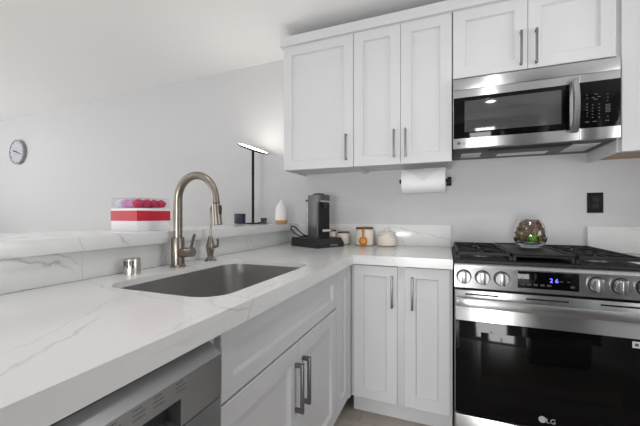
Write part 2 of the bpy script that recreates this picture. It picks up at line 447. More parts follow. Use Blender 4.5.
# ------------------------------------------------------------------ base cabinets
def pen_cab(name, label, y0, y1):
    t = thing(name, label, 'cabinet', (-.83, (y0+y1)/2, 0)); return t
BZ0, BZ1 = .112, .857
# two-door corner cabinet on the back wall
t = thing('base_cabinet', 'two-door white base cabinet under the counter beside the range', 'cabinet', (-.27, -.35, 0))
obj('body', bx(-.540, -.004, -.625, -.022, .105, CB-.0005, .001), M_cab, t)
obj('toe_kick', bx(-.540, -.004, -.575, -.555, 0, .105), M_cab, t)
for (x0, x1, hu) in ((-.522, -.281, .216), (-.241, -.016, .040)):
    F = FB(x0, -.625, BZ0)
    d = shaker('door', t, F, x1-x0, BZ1-BZ0, st=.056)
    pull(d, F, hu, .808-.172-BZ0, .808-BZ0)
# sink base on the peninsula
t = thing('sink_base_cabinet', 'white sink base cabinet with drawer front above two doors', 'cabinet', (-.85, -1.32, 0))
bm = B()   # open-topped carcass: back, sides, bottom, face frame
box(bm, -1.19, -1.172, -1.80, -.882, .105, CB-.001); box(bm, -1.172, -.585, -1.80, -1.782, .105, CB-.001); box(bm, -1.172, -.585, -.900, -.882, .105, CB-.001)
box(bm, -1.172, -.585, -1.782, -.900, .105, .125)
box(bm, -.585, -.565, -1.80, -1.745, .105, CB-.001); box(bm, -.585, -.565, -.915, -.882, .105, CB-.001); box(bm, -.585, -.565, -1.745, -.915, .835, CB-.001)
box(bm, -.585, -.565, -1.745, -.915, .650, .690); box(bm, -.585, -.565, -1.745, -.915, .105, .125)
obj('body', bm, M_cab, t, smooth=0)
obj('toe_kick', bx(-.635, -.615, -1.80, -.56, 0, .105), M_cab, t)
shaker('drawer_front', t, FX(-.565, -1.765, .676), .880, .176, st=.048)
for (y0, y1, hu) in ((-1.765, -1.3235, .4415-.030), (-1.3205, -.885, .030)):
    F = FX(-.565, y0, BZ0)
    d = shaker('door', t, F, y1-y0, .668-BZ0, st=.066)
    pull(d, F, hu, .424-BZ0, .602-BZ0, bw=.013, post=.034, bt=.012)
# narrow blind-corner unit
t = thing('base_cabinet', 'narrow single-panel white base cabinet in the inner corner', 'cabinet', (-.85, -.75, 0))
obj('body', bx(-1.19, -.565, -.8815, -.626, .105, CB-.0005, .001), M_cab, t)
obj('filler_strip', bx(-.5655, -.541, -.664, -.626, .105, CB-.001), M_cab, t)
F = FX(-.565, -.878, BZ0-.03+.03)
shaker('door', t, F, .212, BZ1-BZ0, st=.060)
# base cabinet beyond the range
t = thing('base_cabinet', 'white base cabinet on the far side of the range', 'cabinet', (1.3, -.35, 0))
obj('body', bx(.764, 1.94, -.625, -.022, .105, CB-.0005, .001), M_cab, t)
obj('toe_kick', bx(.764, 1.94, -.575, -.555, 0, .105), M_cab, t)
for (x0, x1) in ((.775, 1.345), (1.355, 1.93)):
    F = FB(x0, -.625, BZ0); d = shaker('door', t, F, x1-x0, BZ1-BZ0); pull(d, F, (x1-x0)-.03 if x0 < 1 else .03, .52, .69)

# ------------------------------------------------------------------ dishwasher
DX = -.512
t = thing('dishwasher', 'stainless steel dishwasher under the counter beside the sink cabinet', 'dishwasher', (-.8, -2.1, 0))
DY0, DY1 = -2.40, -1.805
obj('body', bx(-1.15, -.575, DY0+.004, DY1-.002, .09, .845), M_dark, t)
obj('door_panel', bx(-.573, DX, DY0, DY1, .12, .7285, .004), M_steel_dark, t)
# control panel with a sloped top edge and a pocket handle
bm = B()
hy0, hy1, hz0, hz1 = -2.28, -1.925, .7345, .782
prof = [(-.573, .7305), (DX, .7305), (DX, .824), (DX-.034, .846), (-.573, .846)]
def prof_strip(y0, y1, pr):
    a = [bm.verts.new((x, y0, z)) for x, z in pr]; b = [bm.verts.new((x, y1, z)) for x, z in pr]
    bm.faces.new(a); bm.faces.new(b)
    for i in range(len(pr)): bm.faces.new((a[i], a[(i+1) % len(pr)], b[(i+1) % len(pr)], b[i]))
prof_strip(DY0, hy0, prof); prof_strip(hy1, DY1, prof)
prof_strip(hy0, hy1, [(-.573, .785), (DX, .785), (DX, .824), (DX-.034, .846), (-.573, .846)])
prof_strip(hy0, hy1, [(-.573, .7305), (DX, .7305), (DX, .7325), (-.573, .7365)])
obj('control_panel', bm, M_steel_dark, t, smooth=20)
obj('pocket_handle', bx(-.572, -.545, hy0+.001, hy1-.001, .737, .7845), M_dark, t)
obj('gap_strip', bx(-.60, -.574, DY0+.005, DY1-.005, .8455, .8625), M_shadowgap, t)  # near-black strip painting the shade of the gap below the counter
for y in (-2.06, -2.015, -1.975, -1.925):
    bm = B()
    for k in range(3): box(bm, DX-.0002, DX+.0005, y-.012, y+.012-.006*(k == 2), .800+.008*k, .8025+.008*k)
    obj('panel_print', bm, M_panelprint, t, smooth=0)

# ------------------------------------------------------------------ upper cabinets
UZ0, UZ1, UY = 1.453, 2.318, -.358
def upper(label, x0, x1, z0, doors, group=None):
    t = thing('upper_cabinet', label, 'cabinet', ((x0+x1)/2, -.18, z0), 0, group)
    bm = B()
    box(bm, x0, x0+.018, UY, -.001, z0, UZ1); box(bm, x1-.018, x1, UY, -.001, z0, UZ1)
    box(bm, x0+.018, x1-.018, UY, -.001, UZ1-.018, UZ1); box(bm, x0+.018, x1-.018, -.012, -.001, z0, UZ1-.018)
    box(bm, x0+.018, x1-.018, UY, UY+.018, z0, z0+.035)
    box(bm, x0+.018, x1-.018, UY, UY+.018, UZ1-.05, UZ1-.018)
    obj('body', bm, M_cab, t, smooth=0)
    obj('bottom_panel', bx(x0+.018, x1-.018, UY+.018, -.012, z0+.012, z0+.028), M_wood_raw if x0 > .5 else M_cab, t, smooth=0)
    for (a, b, hu, h0, h1) in doors:
        F = FB(a, UY, z0)
        d = shaker('door', t, F, b-a, UZ1+.004-z0, st=.062)
        if hu is not None: pull(d, F, hu, h0-z0, h1-z0)
    return t
upper('white single-door upper cabinet nearest the lamp', -1.1099, -.598, UZ0, [(-1.1085, -.5985, .4635, 1.497, 1.668)])
upper('white two-door upper cabinet above the paper towels', -.596, -.002, UZ0, [(-.5955, -.2975, .260, 1.497, 1.668), (-.2955, -.0035, .030, 1.497, 1.668)])
upper('white two-door upper cabinet directly above the microwave', .002, .758, 1.930, [(.004, .3765, .340, 1.952, 2.135), (.3785, .7555, .036, 1.950, 2.133)])
upper('white upper cabinet on the far side of the microwave', .762, 1.60, UZ0, [(.776, 1.178, .37, 1.497, 1.668), (1.181, 1.598, .03, 1.497, 1.668)])
# crown along the cabinet tops, with its return on the open side
bm = B()
pr = [(-.3805, 2.3225), (-.398, 2.3225), (-.400, 2.325), (-.400, 2.385), (-.3805, 2.385)]
a = [bm.verts.new((-1.126, y, z)) for y, z in pr]; b = [bm.verts.new((1.60, y, z)) for y, z in pr]
bm.faces.new(a); bm.faces.new(b)
for i in range(5): bm.faces.new((a[i], a[(i+1) % 5], b[(i+1) % 5], b[i]))
box(bm, -1.126, -1.1105, -.3805, -.001, 2.3225, 2.385)
box(bm, -1.1105, 1.60, -.3805, -.001, 2.3195, 2.322)
o = struct('trim_1', bm, M_cab)

# ------------------------------------------------------------------ microwave
t = thing('microwave', 'stainless over-the-range microwave mounted above the stove', 'microwave', (.381, -.2, 1.516))
MY = -.414
obj('body', bx(.005, .757, -.385, -.001, 1.520, 1.9105, .002), M_undermw, t)
obj('vent_trim', bx(.003, .759, MY+.002, -.386, 1.8495, 1.9115, .0025), M_steel, t)
bm = B(); F = FB(0, MY+.026, 0)
# door: steel frame around the black glass
d = obj('door', bx(.003, .592, MY, -.387, 1.516, 1.8475, .003), M_steel, t)
obj('glass', bx(.006, .552, MY-.0025, MY+.001, 1.572, 1.803, .0008), M_blackglass, d)
obj('window', bx(.063, .517, MY-.0035, MY-.0020, 1.606, 1.781, .0004), M_window_screen, d)
bm = B()   # bowed vertical bar handle
N = 16
for (o0, o1) in ((0, 1),):
    prev = None
    for i in range(N+1):
        s = i/N; z = 1.556+.272*s; dd = .012+.034*math.sin(PI*s)**.6
        ring = [bm.verts.new(v) for v in ((.553, MY-dd, z), (.558, MY-dd-.010, z), (.580, MY-dd-.010, z), (.585, MY-dd, z))]
        if prev:
            for k in range(4): bm.faces.new((prev[k], prev[(k+1) % 4], ring[(k+1) % 4], ring[k]))
        else: bm.faces.new(ring)
        prev = ring
    bm.faces.new(prev)
box(bm, .556, .582, MY-.014, MY, 1.556, 1.572); box(bm, .556, .582, MY-.014, MY, 1.812, 1.828)
obj('handle', bm, M_steel, d, smooth=50)
Mt = FB(.047, MY, 1.5445)
text_mesh('brand_lettering', 'LG', .021, FB(.055, MY, 1.5445), M_dim_p, d)
bm = B(); cyl(bm, (.033, MY, 1.5445), (.033, MY-.0008, 1.5445), .0085, 20); obj('emblem', bm, M_dim_p, d)
cp = obj('control_panel', bx(.5935, .759, MY, -.387, 1.516, 1.8475, .003), M_steel, t)
obj('panel_glass', bx(.5945, .7575, MY-.0025, MY+.001, 1.574, 1.806, .0008), M_blackglass, cp)
F = FB(.5945, MY-.0025, 1.574)
def prints(name, rects, parent, m):
    for (u0, u1, v0, v1) in rects: obj(name, box(B(), u0, u1, v0, v1, -.0002, .0006, 0, F), m, parent, smooth=0)
for (u, vs_) in ((.030, (.06, .075, .09, .105, .12, .15, .165)), (.052, (.05, .066, .082, .098, .114)), (.078, (.05, .066, .082, .098, .114)), (.112, (.05, .128, .144, .160))):
    prints('key_print', [(u-.003, u+.003, v-.002, v+.002) for v in vs_], cp, M_dim_p)
prints('key_print', [(.103, .123, .072+.007*k, .0755+.007*k) for k in range(6)], cp, M_dim_p)
prints('key_print', [(u-.006, u+.006, v-.002, v+.002) for (u, v) in ((.066, .165), (.054, .150), (.078, .152), (.066, .140))], cp, M_dim_p)
prints('key_print', [(u-.008, u+.008, .028, .032) for u in (.03, .06, .11)], cp, M_dim_p)
up = obj('underside_panel', bx(.008, .754, -.384, -.010, 1.5125, 1.5195, .001), M_dark, t)
for (x0, x1, y0, y1) in ((.055, .165, -.25, -.10), (.595, .715, -.32, -.10)):
    obj('lamp_lens', bx(x0, x1, y0, y1, 1.5105, 1.5135, .0008), M_filter, up)
bm = B(); box(bm, .235, .545, -.20, -.085, 1.5108, 1.5130)
obj('filter_panel', bm, M_undermw, up, smooth=0)
bm = B()
for k in range(7): box(bm, .26, .52, -.185+.013*k, -.180+.013*k, 1.5095, 1.5112)
obj('vent_slat', bm, M_filter, up, smooth=0)
obj('exhaust_grille', bx(.19, .58, -.362, -.30, 1.5085, 1.5130, .001), M_shadowgap, up)

# ------------------------------------------------------------------ range
RYF = -.72
t = thing('range', 'freestanding stainless gas range with six knobs and black oven door', 'stove', (.381, -.35, 0))
RX, RW = .003, .759
obj('body', bx(RX+.004, RW-.004, -.665, -.024, .03, .905, .002), M_black, t)
# control panel, leaning slightly back
bm = B()
a = [(-.666, .905), (-.700, .905), (-.714, .898), (RYF, .889), (RYF, .790), (-.666, .790)]
A_ = [bm.verts.new((RX, y, z)) for y, z in a]; B_ = [bm.verts.new((RW, y, z)) for y, z in a]
bm.faces.new(A_); bm.faces.new(B_)
for i in range(6): bm.faces.new((A_[i], A_[(i+1) % 6], B_[(i+1) % 6], B_[i]))
cpn = obj('control_panel', bm, M_steel, t, smooth=30)
for x in (.044, .124, .203, .557, .636, .716):
    bm = B(); z = .844
    cyl(bm, (x, RYF+.001, z), (x, RYF-.006, z), .0335, 32)
    kb = None
    k = obj('knob_bezel', bm, M_black, cpn)
    bm = B(); cyl(bm, (x, RYF-.006, z), (x, RYF-.030, z), .0305, 36, .0285, .002)
    obj('knob', bm, M_knob, cpn)
    k.name = 'knob_bezel'
    bm = B(); box(bm, x-.0098, x+.0098, RYF-.040, RYF-.0295, z-.029, z+.029, .002); obj('knob_grip', bm, M_knob, cpn)
dp = obj('display', bx(.267, .495, RYF-.002, RYF+.001, .808, .884, .0008), M_blackglass, cpn)
text_mesh('clock_digits', '2 6', .026, FB(.405, RYF-.002, .848), M_digit, dp)
F = FB(.267, RYF-.002, .808); M_faint = mat('faint_print', (58, 58, 60), .6)
prints('key_print', [(u-.008, u+.008, .013, .022) for u in (.02, .045, .07, .095, .12, .205)]+[(u-.005, u+.005, .036, .041) for u in (.02, .165, .19)]+[(.008, .034, .062, .065)], dp, M_faint)
# oven door
OY = -.716
od = obj('oven_door', bx(RX+.002, RW-.002, OY, -.667, .188, .778, .004), M_steel, t)
obj('door_glass', bx(RX+.004, RW-.004, OY-.004, OY+.002, .190, .632, .001), M_blackglass, od)
obj('oven_window', bx(.118, .640, OY-.0048, OY-.003, .345, .585, .0004), M_ovenwin, od)
for (x0, x1) in ((.05, .19), (.30, .46), (.57, .71)): obj('vent_slot', bx(x0, x1, OY-.0006, OY+.001, .755, .7625), M_shadowgap, od, smooth=0)
bm = B()   # wide flat bar handle, bowed out a little
prev = None
for i in range(25):
    s = i/24; x = RX+.004+(RW-RX-.008)*s; dd = .044+.020*math.sin(PI*s)**.5
    y = OY-dd
    ring = [bm.verts.new(v) for v in ((x, y+.012, .712), (x, y+.002, .710), (x, y-.002, .716), (x, y-.002, .744), (x, y+.002, .750), (x, y+.012, .748))]
    if prev:
        for k in range(6): bm.faces.new((prev[k], prev[(k+1) % 6], ring[(k+1) % 6], ring[k]))
    else: bm.faces.new(ring)
    prev = ring
bm.faces.new(prev)
for x0, x1 in ((RX+.006, RX+.036), (RW-.036, RW-.006)): box(bm, x0, x1, OY-.048, OY, .715, .745, .002)
obj('handle', bm, M_steel, od, smooth=40)
text_mesh('brand_lettering', 'LG', .030, FB(.394, OY-.004, .228), M_grey_p, od)
bm = B(); cyl(bm, (.362, OY-.0038, .231), (.362, OY-.0050, .231), .0145, 24); obj('emblem', bm, M_grey_p, od)
st = obj('sticker', bx(.672, .752, OY-.0047, OY-.0038, .596, .622), M_sticker, od, smooth=0)
bm = B(); F = FB(.672, OY-.0047, .596)
for (u, v) in ((.014, .013), (.036, .013), (.060, .013)): box(bm, u-.006, u+.006, v-.006, v+.006, -.0002, .0004, 0, F)
obj('sticker_marks', bm, M_dim_p, st, smooth=0)
obj('storage_drawer', bx(RX+.002, RW-.002, OY, -.667, .045, .178, .006), M_steel, t)
obj('cooktop', bx(RX, RW, -.700, -.024, .9055, .920, .003), M_black, t)
# burners
for (x, y, r) in ((.135, -.50, .045), (.135, -.20, .038), (.381, -.35, .05), (.627, -.50, .05), (.627, -.20, .04)):
    bm = B(); cyl(bm, (x, y, .9200), (x, y, .930), r+.012, 28, r+.008); b1 = obj('burner', bm, M_burner, t)
    bm = B(); cyl(bm, (x, y, .930), (x, y, .939), r, 28, r-.004, .002); obj('burner_cap', bm, M_black, b1)
# grates: two open ones, one flat griddle plate between
GT = .955
def grate(x0, x1):
    bm = B(); y0, y1 = -.655, -.055; wd = .011
    for (a, b, c_, d_) in ((x0, x1, y0, y0+wd), (x0, x1, y1-wd, y1), (x0, x0+wd, y0, y1), (x1-wd, x1, y0, y1), (x0, x1, (y0+y1)/2-wd/2, (y0+y1)/2+wd/2)):
        box(bm, a, b, c_, d_, GT-.016, GT, .002, seg=1)
    xm = (x0+x1)/2
    for yc in (-.50, -.20):
        for k in range(8):
            an = k*PI/4; r0, r1 = .028, .125 if k % 2 else .118
            p = Vector((xm+r0*math.cos(an), yc+r0*math.sin(an), 0)); q = Vector((xm+r1*math.cos(an), yc+r1*math.sin(an), 0))
            q.x = min(max(q.x, x0+.004), x1-.004)
            L = (q-p).length
            box(bm, 0, L, -.005, .005, GT-.014, GT, 0, Matrix.Translation(p) @ Matrix.Rotation(math.atan2(q.y-p.y, q.x-p.x), 4, 'Z'))
    for x in (x0+.006, x1-.006):
        for y in (y0+.006, y1-.006): box(bm, x-.007, x+.007, y-.007, y+.007, .9195, GT-.015)
    return bm
obj('grate', grate(.014, .256), M_iron, t)
obj('grate', grate(.506, .748), M_iron, t)
bm = B(); x0, x1, y0, y1 = .259, .503, -.655, -.055
box(bm, x0, x1, y0, y1, GT-.010, GT-.002, .002)
for a in ((x0, x1, y0, y0+.012), (x0, x1, y1-.012, y1), (x0, x0+.012, y0+.012, y1-.012), (x1-.012, x1, y0+.012, y1-.012)): box(bm, *a, GT-.016, GT+.004, .002, seg=1)
for x in (x0+.008, x1-.008):
    for y in (y0+.008, y1-.008): box(bm, x-.007, x+.007, y-.007, y+.007, .9195, GT-.009)
obj('griddle_plate', bm, M_iron, t)

# ------------------------------------------------------------------ terrarium bowl on the griddle
VX, VY, VZ = .408, -.28, GT-.0018
v = thing('glass_bowl', 'clear round glass bowl of moss and pods on the stove top', 'bowl', (VX, VY, VZ))
bm = B()
out = [(0, 0), (.042, 0), (.050, .003), (.066, .018), (.079, .042), (.084, .066), (.081, .092), (.071, .120), (.058, .146), (.051, .160)]
inn = [(.0490, .160), (.0560, .145), (.0688, .119), (.0788, .092), (.0817, .067), (.0772, .045), (.063, .029), (.030, .023), (0, .022)]
lathe(bm, out+inn, 40)
obj('glass_shell', bm, M_glass, v, local=True, smooth=60)
def blob(name, r, m, loc, sq=(1, 1, 1), rough=.12, sub=2):
    bm = B(); bmesh.ops.create_icosphere(bm, subdivisions=sub, radius=r)
    for q in bm.verts: q.co *= 1+random.uniform(-rough, rough)
    bmesh.ops.scale(bm, vec=sq, verts=bm.verts[:])
    o = obj(name, bm, m, None); o.location = loc; return o
mo = blob('moss_clump', .026, M_moss, (VX, VY-.046, VZ+.056), (1.25, .8, .95), .08, 3)
tag(mo, 'bright green moss clump in the front of the glass bowl', 'moss')
names = {0: 'brown', 1: 'tan', 2: 'mauve', 3: 'olive'}
def bowl_r(z):
    pr = [(.0345, .024), (.063, .029), (.0772, .045), (.0817, .067), (.0788, .092), (.0688, .119), (.0560, .145), (.05, .17)]
    for (r0, z0), (r1, z1) in zip(pr, pr[1:]):
        if z0 <= z <= z1: return r0+(r1-r0)*(z-z0)/(z1-z0)
    return .03
placed = [(.0, -.044, .056, .026)]; rng = random.Random(11); tries = 0
while len(placed) < 90 and tries < 60000:
    tries += 1
    z = rng.uniform(.034, .146); r = rng.uniform(.0125, .0175) if tries < 30000 else .0105
    an = rng.uniform(0, 2*PI); lim = min(bowl_r(z-r*.7), bowl_r(z+r*.7), bowl_r(z)) - r*1.12 - .001
    if lim <= 0 or z-r < .027: continue
    q = lim*math.sqrt(rng.uniform(0.25, 1)); x, y = q*math.cos(an), q*math.sin(an)
    if all((x-a)**2+(y-b)**2+(z-c)**2 > ((r+d)*.93)**2 for a, b, c, d in placed): placed.append((x, y, z, r))
for n_, (x, y, z, r) in enumerate(placed[1:]):
    k = (0, 1, 2, 0, 3, 0, 2)[n_ % 7] if z > .075 else (0, 3, 3, 2, 0, 3, 1)[n_ % 7]
    o = blob('dried_pod', r, M_pod[k], (VX+x, VY+y, VZ+z), (1, 1, 1), .12)
    tag(o, names[k]+' dried seed pod among the filling of the glass bowl', 'seed pod', 'dried '+names[k]+' pods in the glass bowl')

# ------------------------------------------------------------------ faucet
FXC, FYC = -1.117, -1.335
t = thing('kitchen_faucet', 'tall brushed nickel gooseneck faucet behind the sink', 'faucet', (FXC, FYC, CT))
bm = B(); lathe(bm, [(0, 0), (.031, 0), (.032, .004), (.030, .008), (.0268, .010), (.0268, .122), (.0255, .126), (0, .126)], 32)
obj('base', bm, M_nickel, t, local=True)
bm = B(); R_ = .100; zt = .290; pts = [(0, 0, .124), (0, 0, .18), (0, 0, .24), (0, 0, zt)]
for i in range(1, 21):
    a = PI*i/20*.955; pts.append((R_-R_*math.cos(a), 0, zt+R_*math.sin(a)))
rs = [.0185]*4+[.0185-.004*i/20 for i in range(1, 21)]
tube(bm, pts, rs, 20); obj('gooseneck', bm, M_nickel, t, local=True, smooth=60)
e = Vector(pts[-1]); dr = (Vector(pts[-1])-Vector(pts[-3])).normalized(); dr = Vector((.10, 0, -1)).normalized()
bm = B(); cyl(bm, e-dr*.004, e+dr*.032, .0148, 24, .0165, .001); cyl(bm, e+dr*.033, e+dr*.122, .0165, 24, .0195, .0015)
sh = obj('spray_head', bm, M_nickel, t, local=True)
bm = B(); q = e+dr*.060; box(bm, -.004, .004, -.007, .007, -.018, .018, .002, Matrix.Translation(q+Vector((.0185, 0, 0)))); obj('spray_button', bm, M_dark, sh, local=True)
bm = B(); cyl(bm, (.024, 0, .062), (.084, 0, .067), .0215, 24, .0205, .002); hb = obj('valve_hub', bm, M_nickel, t, local=True)
bm = B(); tube(bm, [(.074, 0, .085), (.084, -.004, .110), (.099, -.008, .142)], [.0060, .0056, .0062], 12); obj('lever', bm, M_nickel, hb, local=True, smooth=60)
# slim drinking-water faucet
t = thing('water_faucet', 'slim brushed nickel drinking water tap beside the gooseneck faucet', 'faucet', (-1.112, -1.135, CT))
bm = B(); lathe(bm, [(0, 0), (.030, 0), (.030, .004), (.022, .008), (.013, .020), (.015, .034), (.0195, .055), (.0205, .070), (.0165, .090), (.011, .108), (.009, .120), (0, .121)], 28)
obj('base', bm, M_nickel, t, local=True)
pts = [(0, 0, .118), (0, 0, .17), (0, 0, .235)]
for i in range(1, 13): a = PI*i/12*.9; pts.append((.045-.045*math.cos(a), -.03*math.sin(a/2)**2, .235+.045*math.sin(a)))
bm = B(); tube(bm, pts, .0052, 12); obj('spout', bm, M_nickel, t, local=True, smooth=60)
bm = B(); cyl(bm, (.014, 0, .066), (.046, 0, .074), .0085, 16, .0075, .001)
tube(bm, [(.042, 0, .068), (.046, 0, .085), (.043, 0, .108)], [.006, .005, .006], 10); obj('lever', bm, M_nickel, t, local=True)
# dishwasher air gap
t = thing('air_gap', 'short slotted chrome air gap cap on the counter by the faucet', 'air gap', (-1.143, -1.531, CT))
bm = B(); lathe(bm, [(0, 0), (.0275, 0), (.0275, .056), (.026, .060), (0, .062)], 32); obj('cap', bm, M_satin, t, local=True)
bm = B()
for k, an in enumerate((-2.0, -1.65, -1.3, -.95, -.6)):
    M = Matrix.Rotation(an, 4, 'Z') @ Matrix.Translation((.0272, 0, 0))
    box(bm, -.001, .0010, -.0022, .0022, .026+.008*(k % 2), .052, 0, M)
obj('slot', bm, M_shadowgap, t, local=True, smooth=0)

# ------------------------------------------------------------------ coffee machine
al = math.radians(-28)     # heading of its front
CM = (-.932, -.2, CT); fr = Vector((math.cos(al), math.sin(al)))
cen = Vector((-.828, -.44)) - fr*.145 + Vector((-fr.y, fr.x))*.125
rz = al
t = thing('capsule_drawer', 'black capsule drawer base under the coffee machine', 'drawer box', (cen.x, cen.y, CT), rz)
bm = B()   # tapered box, local +x is the front
lo = [(-.145, -.125), (.145, -.125), (.145, .125), (-.145, .125)]; hi = [(-.142, -.122), (.118, -.122), (.118, .122), (-.142, .122)]
def frustum(z0, z1, lo, hi):
    a = [bm.verts.new((x, y, z0)) for x, y in lo]; b = [bm.verts.new((x, y, z1)) for x, y in hi]
    bm.faces.new(a); bm.faces.new(b)
    for i in range(4): bm.faces.new((a[i], a[(i+1) % 4], b[(i+1) % 4], b[i]))
frustum(.0, .030, lo, lo); frustum(.0305, .062, lo, hi)
obj('tray', bm, M_dark, t, local=True, smooth=0)
Mw = WM[t.name] @ Matrix(((0, 0, 1, .1452), (1, 0, 0, .03), (0, 1, 0, .015), (0, 0, 0, 1)))
text_mesh('drawer_lettering', 'NESPRESSO', .015, Mw, M_grey_p, t)
z0 = CT+.062
t = thing('coffee_machine', 'grey and black pod coffee machine standing in the corner', 'coffee machine', (cen.x, cen.y, z0), rz)
bm = B(); H = .300
extrude_poly(bm, rrect(-.052, .066, -.053, .053, .016, 6), H); obj('housing', bm, M_titan, t, local=True, smooth=40)
bm = B(); extrude_poly(bm, rrect(.0665, .078, -.050, .050, .004, 4), H-.052); obj('front_panel', bm, M_black, t, local=True, smooth=40)
bm = B(); extrude_poly(bm, rrect(-.050, .084, -.0545, .0545, .018, 6), .050, Matrix.Translation((0, 0, H-.050+.002))); hd = obj('brew_head', bm, M_titan, t, local=True, smooth=40)
bm = B(); lathe(bm, [(.044, 0), (.044, .006), (.038, .011), (.02, .014), (0, .0145)], 32, (.014, 0, H+.002)); lathe(bm, [(0, 0), (.0439, 0)], 32, (.014, 0, H+.0021)); obj('lid', bm, M_dark, hd, local=True)
bm = B(); box(bm, .080, .0852, -.042, .042, H-.048, H-.038); obj('chrome_strip', bm, M_chrome, hd, local=True, smooth=0)
bm = B(); cyl(bm, (.085, 0, H-.092), (.085, 0, H-.0485), .010, 20); box(bm, .0785, .096, -.022, .022, H-.070, H-.0485, .002); obj('spout', bm, M_dark, t, local=True)
bm = B(); box(bm, .0785, .104, -.044, .044, .040, .066, .002); cs = obj('cup_support', bm, M_black, t, local=True)
bm = B(); box(bm, .1042, .1050, -.040, .040, .046, .061); obj('support_badge', bm, M_filter, cs, local=True, smooth=0)
bm = B(); cyl(bm, (-.092, .012, .012), (-.092, .012, .262), .036, 28, .036, .002); tk = obj('water_tank', bm, M_tank, t, local=True)
bm = B(); cyl(bm, (-.092, .012, .263), (-.092, .012, .273), .040, 28, .038, .002); obj('tank_lid', bm, M_dark, tk, local=True)
bm = B(); box(bm, -.128, -.056, -.03, .05, .0, .011, .002); obj('tank_base', bm, M_dark, tk, local=True)
tag(obj('power_cord', tube(B(), [(x_+.062, y_, z_) for x_, y_, z_ in [(-1.02, -.315, .9815+.001), (-1.075, -.318, .986), (-1.115, -.32, 1.010), (-1.140, -.322, 1.035), (-1.135, -.322, 1.058), (-1.110, -.32, 1.052), (-1.085, -.318, 1.030), (-1.05, -.316, 1.000), (-1.02, -.314, .986)]], .0045, 8), M_matblack),
    'black power cord looped beside the coffee machine', 'cord')

# ------------------------------------------------------------------ jars
def jar_lathe(prof): return lathe(B(), prof, 32)
def jar(label, x, y, r, h, foot=True, group=None):
    t = thing('canister', label, 'jar', (x, y, CT), 0, group)
    obj('pot', jar_lathe([(0, 0), (r*.92, 0), (r*.97, .006), (r, .014), (r, h*.70), (r*.96, h*.82), (r*.86, h*.87), (r*.84, h*.9), (0, h*.9)]), M_ceramic, t, local=True)
    if foot: obj('foot_ring', jar_lathe([(0, -.0), (r*.99, 0), (r*1.0, .009), (r*.9, .0095), (0, .0095)]), M_jarbase, t, local=True)
    obj('lid', jar_lathe([(0, h*.9), (r*.88, h*.9), (r*.9, h*.92), (r*.9, h*.985), (r*.87, h), (0, h)]), M_lidwood, t, local=True)
    return t
jar('cream jar with wooden lid mostly hidden behind the coffee machine', -.855, -.085, .047, .110)
jar('short cream jar with dark wooden lid beside the coffee machine', -.757, -.085, .050, .098)
jar('tallest cream jar, wooden lidded, with the amber spoon', -.590, -.100, .070, .134)
t = thing('canister', 'squat cream jar with a knobbed pale lid nearest the range', 'jar', (-.428, -.100, CT))
obj('pot', jar_lathe([(0, .0), (.060, 0), (.064, .004), (.0655, .012), (.0665, .038), (.064, .060), (.056, .074), (.051, .078), (.053, .084), (.053, .088), (0, .088)]), M_ceramic, t, local=True)
obj('foot_ring', jar_lathe([(0, .0), (.0645, 0), (.0668, .009), (.06, .0095), (0, .0095)]), M_jarbase, t, local=True)
ld = obj('lid', jar_lathe([(0, .0882), (.052, .0882), (.060, .089), (.061, .0945), (.054, .099), (.030, .106), (.010, .110), (0, .111)]), M_ceramic_w, t, local=True)
bm = B(); lathe(bm, [(0, .1095), (.004, .1095), (.004, .116), (.009, .120), (.009, .127), (.005, .131), (0, .1315)], 20); obj('lid_knob', bm, M_chrome, ld, local=True)
# spoon leaning on the tall jar
sp = thing('spoon', 'amber wooden spoon standing against the tallest jar', 'spoon', (-.580, -.182, CT))
bm = B()
R3 = Matrix.Translation((0, .006, .022)) @ Matrix.Rotation(math.radians(-2), 4, 'X')
lathe(bm, [(0, -.030), (.012, -.026), (.021, -.012), (.0235, .002), (.0205, .016), (.010, .027), (0, .030)], 24, M=Matrix.Translation((0, 0, .0365)) @ Matrix.Diagonal((1.25, .34, 1.18, 1)))
obj('spoon_bowl', bm, M_spoon, sp, local=True, smooth=60)
bm = B(); lathe(bm, [(0, -.020), (.012, -.013), (.0165, 0), (.012, .013), (0, .020)], 20, M=Matrix.Translation((0, -.0066, .0365)) @ Matrix.Diagonal((1.2, .18, 1.15, 1)))
obj('bowl_hollow', bm, M_spoonbowl, sp, local=True, smooth=60)
bm = B(); tube(bm, [(0, 0, .056), (0, .002, .085), (0, .006, .125)], [.0085, .0078, .0092], 12); obj('handle', bm, M_spoon, sp, local=True, smooth=60)

# ------------------------------------------------------------------ paper towels
PY, PZ, PR = -.19, 1.362, .081
t = thing('paper_towel_holder', 'black metal paper towel holder under the upper cabinet', 'paper towel holder', (-.17, PY, PZ))
bm = B(); cyl(bm, (-.318, PY, PZ), (-.018, PY, PZ), .008, 16); obj('rod', bm, M_matblack, t)
bm = B(); cyl(bm, (-.326, PY, PZ), (-.313, PY, PZ), .014, 20, bev=.002); obj('end_knob', bm, M_matblack, t)
bm = B(); box(bm, -.026, -.002, PY-.018, PY+.018, PZ-.018, PZ+.018, .002); box(bm, -.022, -.006, PY+.016, -.006, PZ-.008, PZ+.008, .001); box(bm, -.030, .002, -.008, -.0005, PZ-.022, PZ+.022, .002); obj('wall_bracket', bm, M_matblack, t)
t = thing('paper_towel_roll', 'white paper towel roll with its end folded to a point', 'paper towel roll', (-.172, PY, PZ))
bm = B(); L0, L1 = -.306, -.038
MX = Matrix.Translation((L0, PY, PZ)) @ Matrix.Rotation(PI/2, 4, 'Y')
lathe(bm, [(.020, 0), (PR-.002, 0), (PR, .002), (PR, L1-L0-.002), (PR-.002, L1-L0), (.020, L1-L0), (.020, 0)], 48, M=MX)
obj('roll', bm, M_paper, t, smooth=60)
